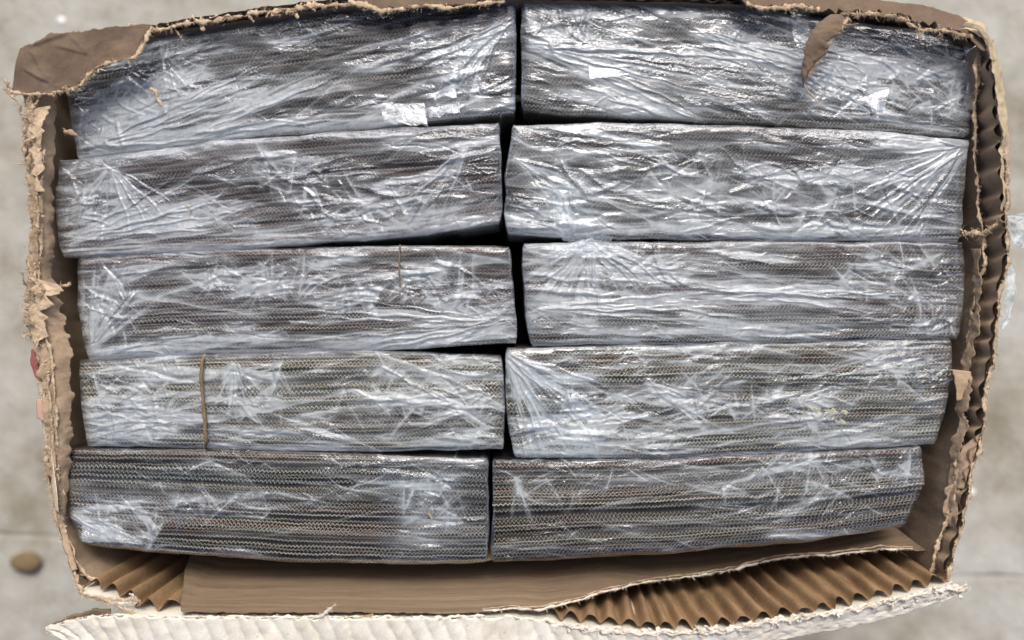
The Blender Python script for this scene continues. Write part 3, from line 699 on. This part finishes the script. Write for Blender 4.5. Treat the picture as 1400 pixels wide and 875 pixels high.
    def ridge_height(P, R):
        z = np.zeros(P.shape[:2]); X = P[..., 0]; Y = P[..., 1]
        for (x0, y0, a, ln, wd, h) in R:
            # only the neighbourhood of the fold
            ex = abs(math.cos(a)) * ln + wd * 2 + 14; ey = abs(math.sin(a)) * ln + wd * 2 + 14
            msk = (np.abs(X - x0) < ex) & (np.abs(Y - y0) < ey)
            if not msk.any(): continue
            dx = X[msk] - x0; dy = -(Y[msk] - y0)
            al = dx * math.cos(a) + dy * math.sin(a); pe = -dx * math.sin(a) + dy * math.cos(a)
            sg = math.sin(x0 * 12.9 + y0 * 3.1)
            pe = pe + sg * (al / ln) ** 2 * min(ln * .10, 7) + 1.2 * np.sin(al / 9.0 + x0) * (1 if ln > 20 else .4)
            env = np.clip(1 - (al / ln) ** 2, 0, 1)
            wl = wd * (0.45 + 0.55 * env)
            asym = np.where(pe > 0, 1.0, 1.7)
            z[msk] += h * env * np.clip(1 - np.abs(pe) * asym / wl, 0, 1)
        return z
    def streak_list():
        Q = []
        for _ in range(int(150 * veil_k)):
            u0, v0 = r.random(), r.random()
            p = PX(np.array([u0]), np.array([v0]))[0]
            p1 = PX(np.array([min(u0 + .02, 1)]), np.array([v0]))[0]; p2 = PX(np.array([max(u0 - .02, 0)]), np.array([v0]))[0]
            ang = math.atan2(-(p1 - p2)[1], (p1 - p2)[0]) + math.radians(bias * 1.3 + r.normal() * spread * 1.1)
            Q.append((p[0], p[1], ang, 30 + 170 * r.random() ** 1.6, 1.2 + 9 * r.random() ** 2, .10 + .42 * r.random() ** 2, 0 if r.random() < .7 else 1))
        for _ in range(int(150 * amp)):
            p = PX(np.array([r.random()]), np.array([r.random()]))[0]
            Q.append((p[0], p[1], math.radians(bias) + r.normal() * .42, 8 + 45 * r.random() ** 2, .35 + .7 * r.random(), .25 + .45 * r.random(), 0))
        for _ in range(int(26 * edge)):
            v0 = 1 - .17 * r.random() ** 1.3; u0 = r.random()
            p = PX(np.array([u0]), np.array([v0]))[0]
            p1 = PX(np.array([min(u0 + .05, 1)]), np.array([v0]))[0]; p2 = PX(np.array([max(u0 - .05, 0)]), np.array([v0]))[0]
            Q.append((p[0], p[1], math.atan2(-(p1 - p2)[1], (p1 - p2)[0]) + r.normal() * .012, 70 + 150 * r.random(), 1 + 3 * r.random(), .15 + .3 * r.random(), 1))
        for (ax, ay, a0, a1, l0, cnt) in fans:
            for _ in range(int(cnt * 1.2)):
                a = math.radians(a0 + (a1 - a0) * r.random()); ln = l0 * (.4 + .8 * r.random())
                Q.append((ax + math.cos(a) * ln * .5, ay - math.sin(a) * ln * .5, a, ln * .5, 1.0 + 4 * r.random() ** 2, .12 + .4 * r.random() ** 2, 1))
        for (qx, qy, rx, ry, cnt) in crumples:
            for _ in range(int(cnt * .9)):
                t = r.random() * 6.283; d_ = math.sqrt(r.random())
                Q.append((qx + rx * d_ * math.cos(t), qy + ry * d_ * math.sin(t), r.normal() * .9 + math.radians(bias), 8 + 30 * r.random(), 1.0 + 5 * r.random() ** 2, .12 + .45 * r.random() ** 2, 1))
        return Q
    def streak_haze(P, Q, mk):
        h = np.zeros(P.shape[:2]); X = P[..., 0]; Y = P[..., 1]
        for (x0, y0, a, ln, wd, st, always) in Q:
            ex = abs(math.cos(a)) * ln + wd * 3 + 8; ey = abs(math.sin(a)) * ln + wd * 3 + 8
            m_ = (np.abs(X - x0) < ex) & (np.abs(Y - y0) < ey)
            if not m_.any(): continue
            dx = X[m_] - x0; dy = -(Y[m_] - y0)
            al = dx * math.cos(a) + dy * math.sin(a); pe = -dx * math.sin(a) + dy * math.cos(a)
            sg = math.sin(x0 * 7.1 + y0 * 5.3)
            pe = pe + sg * (al / ln) ** 2 * min(ln * .10, 8) + .9 * np.sin(al / 11.0 + y0)
            if sg > 0: pe = -pe
            env = np.clip(1 - (al / ln) ** 2, 0, 1) ** .7
            pr = np.where(pe > 0, np.exp(-pe / wd), np.exp(np.minimum(pe, 0) / .8))
            h[m_] += st * env * pr * (1 if always else 1) * (mk[m_] if not always else 1)
        return h
    def film_grid(u0, u1, nu, nv, lift, name, R, mat, hbase, skirt=True, par=b, vr=(0.0, 1.0), hs=1.0):
        eu = np.array([0.0, 0.0, 0.0]) ; k = 3
        uu = np.linspace(u0, u1, nu); vv = np.linspace(vr[0], vr[1], nv)
        UU, VV = np.meshgrid(uu, vv, indexing='ij')
        P = PX(UU, VV)
        # slack outline
        jx = 2.0 * noise2(VV * 6, UU * 0, seed + 21); P[..., 0] += jx * np.where(UU < .5, 1, -1) * np.exp(-np.minimum(UU, 1 - UU) * 40)
        jy = 2.6 * fbm(UU * 14, VV * 0, seed + 22); P[..., 1] += jy * np.exp(-np.minimum(VV, 1 - VV) * 9)
        mk = fbm(P[..., 0] / 85, P[..., 1] / 26, seed + 31, 3)
        mk = np.clip(0.5 + 1.9 * (mk + 0.06), 0, 1); mk = mk * mk * (3 - 2 * mk)
        z = ridge_height(P, R) * (0.12 + 0.88 * mk)
        zc = ridge_height(P, RC)
        z = z + zc
        z = z + 1.8 * bumpy * fbm(P[..., 0] / 55, P[..., 1] / 22, seed + 23, 3)
        de = np.minimum(np.minimum(VV, 1 - VV) * hgt, np.minimum(UU, 1 - UU) * wid)
        z = zoff + 3.6 + lift + z - 6.0 * np.exp(-de / (4.5 * (1 + .6 * fbm(P[..., 0] / 30, P[..., 1] / 30, seed + 78, 3))))
        veil = fbm(P[..., 0] / 130, P[..., 1] / 34, seed + 24, 4)
        hazev = hbase + 0.13 * veil_k * np.clip(veil * 1.9 + 0.02, 0, 1) + hs * streak_haze(P, SQ, .2 + .8 * mk)
        for (qx, qy, rx, ry, cnt) in crumples:
            dd = ((P[..., 0] - qx) / rx) ** 2 + ((P[..., 1] - qy) / ry) ** 2
            hazev = hazev + 0.12 * np.exp(-dd * 1.2) * (1 + .8 * fbm(P[..., 0] / 14, P[..., 1] / 10, seed + 25, 3))
        for (ax, ay, a0, a1, l0, cnt) in fans:
            dd = ((P[..., 0] - ax) ** 2 + (P[..., 1] - ay) ** 2) / (l0 * .5) ** 2
            hazev = hazev + 0.06 * np.exp(-dd)
        hazev = hazev + 0.13 * veil_k * np.exp(-de / 12) * np.clip(.5 + 1.5 * fbm(P[..., 0] / 40, P[..., 1] / 40, seed + 77, 3), 0, 1) 
        hazev = np.clip(1.75 * np.clip(hazev * (.75 if seed < 9 else .67), 0, 1) ** 1.5, 0.0, .62)
        cr = np.clip(0.10 + 0.7 * mk + 0.5 * np.clip(np.abs(zc), 0, 1), 0, 1)
        Q = U(np.column_stack([P.reshape(-1, 2), z.ravel()])).reshape(nu, nv, 3)
        if skirt:
            # sides: pull the outer rows down the flanks of the bundle
            def ext(Q, axis):
                first = np.take(Q, [0], axis); last = np.take(Q, [-1], axis)
                rows_f = []; rows_l = []
                for dzz in (-110, -45, -14):
                    f = first.copy(); f[..., 2] += dzz; l = last.copy(); l[..., 2] += dzz
                    rows_f.append(f); rows_l.append(l)
                return np.concatenate(rows_f + [Q] + rows_l[::-1], axis)
            Q = ext(Q, 1); cr = np.pad(cr, ((3, 3), (3, 3)), mode='edge'); hazev = np.pad(hazev, ((0, 0), (3, 3)), mode='edge')
            Q = ext(Q, 0); hazev = np.pad(hazev, ((3, 3), (0, 0)), mode='edge')
        a_, b_ = Q.shape[:2]
        return mesh(name, Q.reshape(-1, 3), grid_faces(a_, b_), mat, par, smooth=True, attrs={'haze': hazev.ravel(), 'crease': cr.ravel()})
    R, RC = ridgeset()
    SQ = streak_list()
    film_grid(0, 1, 540, max(60, int(hgt / 1.12)), 0, 'plastic_film', R, M['film'], hz)
    for (x0, x1, hb) in bands:
        uu = [(x - top[0][0]) / (top[-1][0] - top[0][0]) for x in (x0, x1)]
        R2 = R
        film_grid(uu[0], uu[1], max(20, int((x1 - x0) / 1.7)), max(50, int(hgt / 1.7)), 1.6, 'film_overlap', R2, M['film'], hb * .6, skirt=False, vr=(0.01, .99), hs=.35)
    # flat glossy pieces of film lying tight
    for (pts, tilt) in facets:
        q = np.asarray(pts, float)
        A0 = [(q[0][0], q[0][1], zoff + 8.5 + tilt), (q[1][0], q[1][1], zoff + 8.5 + tilt)]
        B0 = [(q[3][0], q[3][1], zoff + 8.5 - tilt), (q[2][0], q[2][1], zoff + 8.5 - tilt)]
        patch('film_tab', A0, B0, 26, 14, M['film_flat'], b, amp=3.0, wl=24, seed=seed + 60, jag=(1.5, 2.5), attrs=lambda V: {'haze': np.full(len(V), .30), 'crease': np.full(len(V), .5)})
    return b

cool = (0.20, 0.195, 0.16); warm = (0.215, 0.18, 0.14); olive = (0.33, 0.30, 0.195)
B = {}
B['1L'] = bundle('wrapped bundle of grey woven sheets beside the torn flap, left in topmost row',
    [(94, 62), (220, 47), (460, 10), (706, -4)], [(106, 216), (330, 188), (520, 173), (610, 162), (705, 155)], [(92, 130)], None, -8, 1, cool, 7, 8, .75, .13,
    edge=1.0,
    fans=[(120, 205, 5, 28, 260, 26), (690, 30, 195, 250, 120, 14), (250, 190, 5, 30, 220, 16)], crumples=[(212, 118, 58, 40, 70), (620, 125, 40, 25, 18), (140, 170, 50, 30, 26)],
    bands=[(560, 700, .05)], facets=[([(519, 142), (580, 141), (585, 172), (526, 168)], -3.0), ([(584, 132), (622, 112), (624, 131), (584, 134)], -2.4), ([(585, 148), (628, 140), (629, 152), (587, 162)], -1.8)])
B['1R'] = bundle('wrapped bundle of grey woven sheets under dangling cardboard strip, right in topmost row',
    [(712, -3), (960, 5), (1110, 22), (1334, 54)], [(713, 150), (780, 158), (930, 163), (1120, 173), (1325, 187)], None, [(1336, 110)], -8, 2, cool, -9, 8, .62, .16,
    fans=[(716, 60, -28, -2, 330, 30), (940, 40, -30, -8, 260, 20)], crumples=[(1180, 122, 70, 40, 60), (760, 35, 50, 36, 34), (1290, 120, 40, 50, 40), (830, 98, 30, 14, 10)],
    veil_k=1.25, facets=[([(805, 92), (838, 93), (860, 100), (806, 108)], -1.4), ([(1172, 136), (1216, 120), (1210, 150), (1176, 142)], -2.2)])
B['2L'] = bundle('wrapped bundle of maroon tinged woven sheets, left in second row from top',
    [(80, 222), (300, 194), (560, 175), (683, 171)], [(84, 352), (300, 342), (560, 322), (686, 305)], [(76, 280)], None, 0, 3, (0.215, 0.17, 0.145), 3, 7, .95, .13,
    edge=1.0,
    fans=[(150, 226, 230, 330, 110, 16), (640, 200, 215, 250, 130, 14), (90, 330, 0, 30, 220, 16)], crumples=[(500, 282, 110, 30, 60), (120, 260, 50, 40, 36), (380, 240, 90, 25, 26)])
B['2R'] = bundle('wrapped bundle of grey woven sheets, right in second row from top',
    [(700, 173), (820, 169), (1000, 173), (1200, 181), (1326, 193)], [(692, 318), (820, 325), (1000, 327), (1312, 328)], [(689, 240)], None, 0, 4, cool, -3, 9, .78, .17,
    edge=1.0,
    fans=[(1322, 200, 180, 245, 200, 34), (700, 215, 310, 350, 90, 12), (770, 260, 250, 290, 60, 8)], crumples=[(780, 280, 60, 40, 50), (1150, 270, 130, 45, 90), (960, 250, 90, 40, 40)],
    bands=[(768, 822, .06)], veil_k=1.25)
B['3L'] = bundle('wrapped bundle with thin brown thread near its middle, left in middle row',
    [(106, 354), (300, 342), (560, 336), (698, 339)], [(120, 490), (300, 483), (500, 478), (708, 468)], [(106, 420)], None, 0, 5, warm, 2, 8, 1.0, .13,
    edge=1.0,
    fans=[(120, 480, 30, 85, 120, 22), (700, 440, 170, 200, 300, 18)], crumples=[(370, 385, 100, 22, 60), (600, 390, 60, 34, 60), (150, 420, 45, 50, 46), (505, 405, 40, 16, 24)])
B['3R'] = bundle('wrapped bundle with film gathered to a peak on top edge, right in middle row',
    [(712, 334), (1000, 331), (1318, 332)], [(726, 471), (1000, 469), (1310, 462)], [(718, 420)], [(1318, 400)], 0, 6, (0.24, 0.205, 0.155), -3, 6, .85, .15,
    fans=[(806, 330, 195, 345, 110, 40), (735, 420, -8, 6, 260, 16), (1000, 400, -10, 5, 220, 16)], crumples=[(1230, 380, 80, 40, 50), (1280, 440, 30, 22, 20), (900, 370, 60, 20, 24)],
    veil_k=1.2)
B['4L'] = bundle('wrapped bundle tied with a brown band near its left end, fourth row',
    [(106, 493), (300, 484), (500, 480), (688, 488)], [(118, 608), (280, 612), (500, 617), (690, 612)], None, None, 0, 7, olive, 0, 9, .8, .13,
    fans=[(320, 495, 230, 320, 70, 14), (640, 560, 150, 210, 120, 14)], crumples=[(175, 560, 70, 45, 70), (350, 540, 60, 40, 30), (520, 540, 70, 40, 30), (640, 560, 40, 35, 24)],
    veil_k=1.2)
B['4R'] = bundle('wrapped bundle with folds fanning from its upper left corner, right in fourth row',
    [(690, 478), (800, 475), (1000, 470), (1302, 465)], [(702, 625), (900, 626), (1100, 616), (1280, 606)], [(692, 560)], [(1302, 520)], 0, 8, olive, 1, 10, .9, .15,
    fans=[(690, 482, 280, 345, 150, 36), (880, 520, 320, 350, 110, 12)], crumples=[(810, 570, 55, 40, 60), (1240, 505, 55, 30, 46), (980, 540, 90, 36, 40), (1130, 560, 50, 25, 20)],
    bands=[(720, 815, .04)])
B['5L'] = bundle('wrapped bundle of grey woven sheets, left in bottom row by exposed corner flutes',
    [(90, 612), (300, 615), (500, 621), (667, 628)], [(110, 742), (200, 752), (400, 767), (560, 770), (668, 768)], [(94, 700)], None, 0, 9, (0.225, 0.215, 0.165), -4, 8, .6, .10,
    fans=[(94, 702, -40, 20, 110, 18)], crumples=[(160, 722, 70, 26, 50), (590, 685, 50, 36, 36), (330, 690, 50, 22, 16), (230, 690, 60, 25, 24)],
    bands=[(515, 665, .06)], veil_k=.45, edge=0.0, nr=90, bumpy=.7, facets=[([(112, 716), (160, 722), (200, 744), (112, 740)], -3.5)])
B['5R'] = bundle('wrapped bundle of dark grey woven sheets, right in bottom row by exposed flutes',
    [(672, 630), (900, 627), (1100, 618), (1260, 610)], [(672, 768), (900, 756), (1100, 739), (1236, 718)], None, [(1266, 662)], 0, 10, (0.215, 0.195, 0.145), 2, 8, .6, .10,
    fans=[(705, 650, 250, 300, 70, 8)], crumples=[(1150, 645, 70, 26, 40), (1050, 670, 110, 24, 30), (760, 660, 60, 30, 26), (1250, 640, 25, 30, 16)],
    veil_k=.45, edge=0.0, nr=80, bumpy=.7)

# bands that tie two of the bundles
tube([(280, 486, -4), (276, 494, 8), (275, 515, 10), (277, 545, 10), (280, 575, 10), (282, 604, 9), (281, 613, -4)], 2.4, B['4L'], M['twine'], 'tie_band', seed=5, wob=1.5)
tube([(547, 335, -2), (546, 340, 6), (546, 355, 8), (546, 375, 8), (547, 392, 7)], 1.1, B['3L'], M['twine'], 'tie_thread', seed=6, wob=.8)
# pale cream strips and a patch set at the film of one bundle
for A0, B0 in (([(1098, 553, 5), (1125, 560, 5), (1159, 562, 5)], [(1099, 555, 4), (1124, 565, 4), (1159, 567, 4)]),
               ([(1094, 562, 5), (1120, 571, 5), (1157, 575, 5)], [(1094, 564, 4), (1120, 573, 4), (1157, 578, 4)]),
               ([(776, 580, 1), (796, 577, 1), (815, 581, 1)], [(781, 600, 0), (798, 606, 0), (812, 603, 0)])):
    patch('cream_piece', A0, B0, 20, 6, M['cream_bit'], B['4R'], amp=1.2, wl=12, seed=int(A0[0][0]), jag=(3, 4), jwl=5, thick=.4)
# film tail that hangs off the edge of the middle right bundle
def crumpled(name, A, Bp, nu, nv, parent, amp, seed, haze, mat='film'):
    return patch(name, A, Bp, nu, nv, M[mat], parent, amp=amp, wl=16, seed=seed, jag=(3, 3), attrs=lambda V: {'haze': np.full(len(V), haze), 'crease': np.full(len(V), .8)})
crumpled('film_tail', [(766, 318, 6), (800, 318, 8), (838, 322, 6)], [(770, 328, -6), (806, 334, 2), (834, 330, -6)], 40, 14, B['2R'], 4, 91, .3)
crumpled('film_tail', [(786, 330, 4), (806, 326, 7), (836, 331, 4)], [(740, 352, 7), (806, 352, 9), (880, 352, 7)], 60, 18, B['3R'], 4, 92, .3)
crumpled('film_tail', [(1330, 60, 2), (1336, 100, 3), (1330, 150, 2)], [(1318, 64, 5), (1322, 100, 6), (1318, 150, 5)], 40, 10, B['1R'], 3, 93, .15)
crumpled('film_tail', [(1106, 16, 8), (1112, 60, 8), (1115, 88, 7)], [(1080, 14, 4), (1089, 60, 6), (1096, 90, 6)], 30, 8, B['1R'], 2, 94, .10)

# ------------------------------------------------------------------ loose scraps
def scrap(name, pts, wd, base_z, label, cat, mat, seed):
    P = U(pts); b0 = P.mean(0); b0[2] = P[:, 2].min()
    o = torn(P - b0, wd, None, mat, out=(.2, -.2, .2), seed=seed, raw=True, flen=5, fib=1.5, name=name)
    o.location = Vector(b0) * S
    tag(o, label, cat)
    return o
scrap('paper_crumb', [(206, 120, 9), (211, 124, 11), (214, 134, 10), (221, 146, 8)], 7, 0, 'small tan crumb of cardboard lying on crumpled film of upper left bundle', 'paper scrap', M['torn'], 201)
scrap('paper_crumb', [(255, 280, 9), (259, 283, 10), (258, 290, 8)], 4, 0, 'tiny tan crumb of cardboard on the left bundle of the second row', 'paper scrap', M['torn'], 202)
scrap('paper_crumb', [(586, 702, 8), (589, 706, 9), (590, 710, 8)], 4, 0, 'tiny orange brown crumb on the film of the lowest left bundle', 'paper scrap', M['torn'], 203)

def film_scrap(A, Bp, label, seed, nu=40, nv=30, amp=9):
    o = patch('film_scrap', A, Bp, nu, nv, M['film'], None, amp=amp, wl=18, seed=seed, jag=(6, 6), attrs=lambda V: {'haze': np.full(len(V), .7), 'crease': np.full(len(V), .8)})
    tag(o, label, 'plastic scrap', 'film scraps caught outside the box')
    return o
film_scrap([(1376, 296, 20), (1382, 310, 10), (1384, 336, 0)], [(1404, 290, -10), (1416, 315, -20), (1404, 340, -20)], 'crumpled clear film scrap outside the right rim, upper of two', 301)
film_scrap([(1374, 372, 22), (1376, 400, 16), (1370, 448, 14)], [(1382, 362, 0), (1390, 410, -6), (1374, 450, 4)], 'crumpled clear film scrap outside the right rim, lower of two', 302, amp=6)

def lump(name, px, py, rx, ry, rz, label, cat, mat, seed):
    nu, nv = 28, 15
    th = np.linspace(0, 2 * np.pi, nu); ph = np.linspace(0.02, np.pi - 0.02, nv)
    TH, PH = np.meshgrid(th, ph, indexing='ij')
    x = np.cos(TH) * np.sin(PH); y = np.sin(TH) * np.sin(PH); z = np.cos(PH)
    k = 1 + .22 * fbm(x * 1.3 + 5, y * 1.3 + z, seed, 3)
    c = U([(px, py, G)])[0]
    V = np.stack([x * rx * k, y * ry * k, z * rz * k + rz * .82], -1).reshape(-1, 3) + c
    o = mesh(name, V, grid_faces(nu, nv)[:, ::-1], mat, base=c)
    tag(o, label, cat)
lump('pebble', 40, 767, 30, 21, 11, 'brown oval pebble on the concrete left of the box', 'pebble', M['stone'], 5)
lump('paint_chip', 84, 28, 8, 7, 1.5, 'white speck on the concrete beyond the torn corner flap', 'chip', M['chip'], 6)
lump('paint_chip', 1326, 672, 9, 8, 1.5, 'white speck on the concrete right of the box', 'chip', M['chip'], 7)
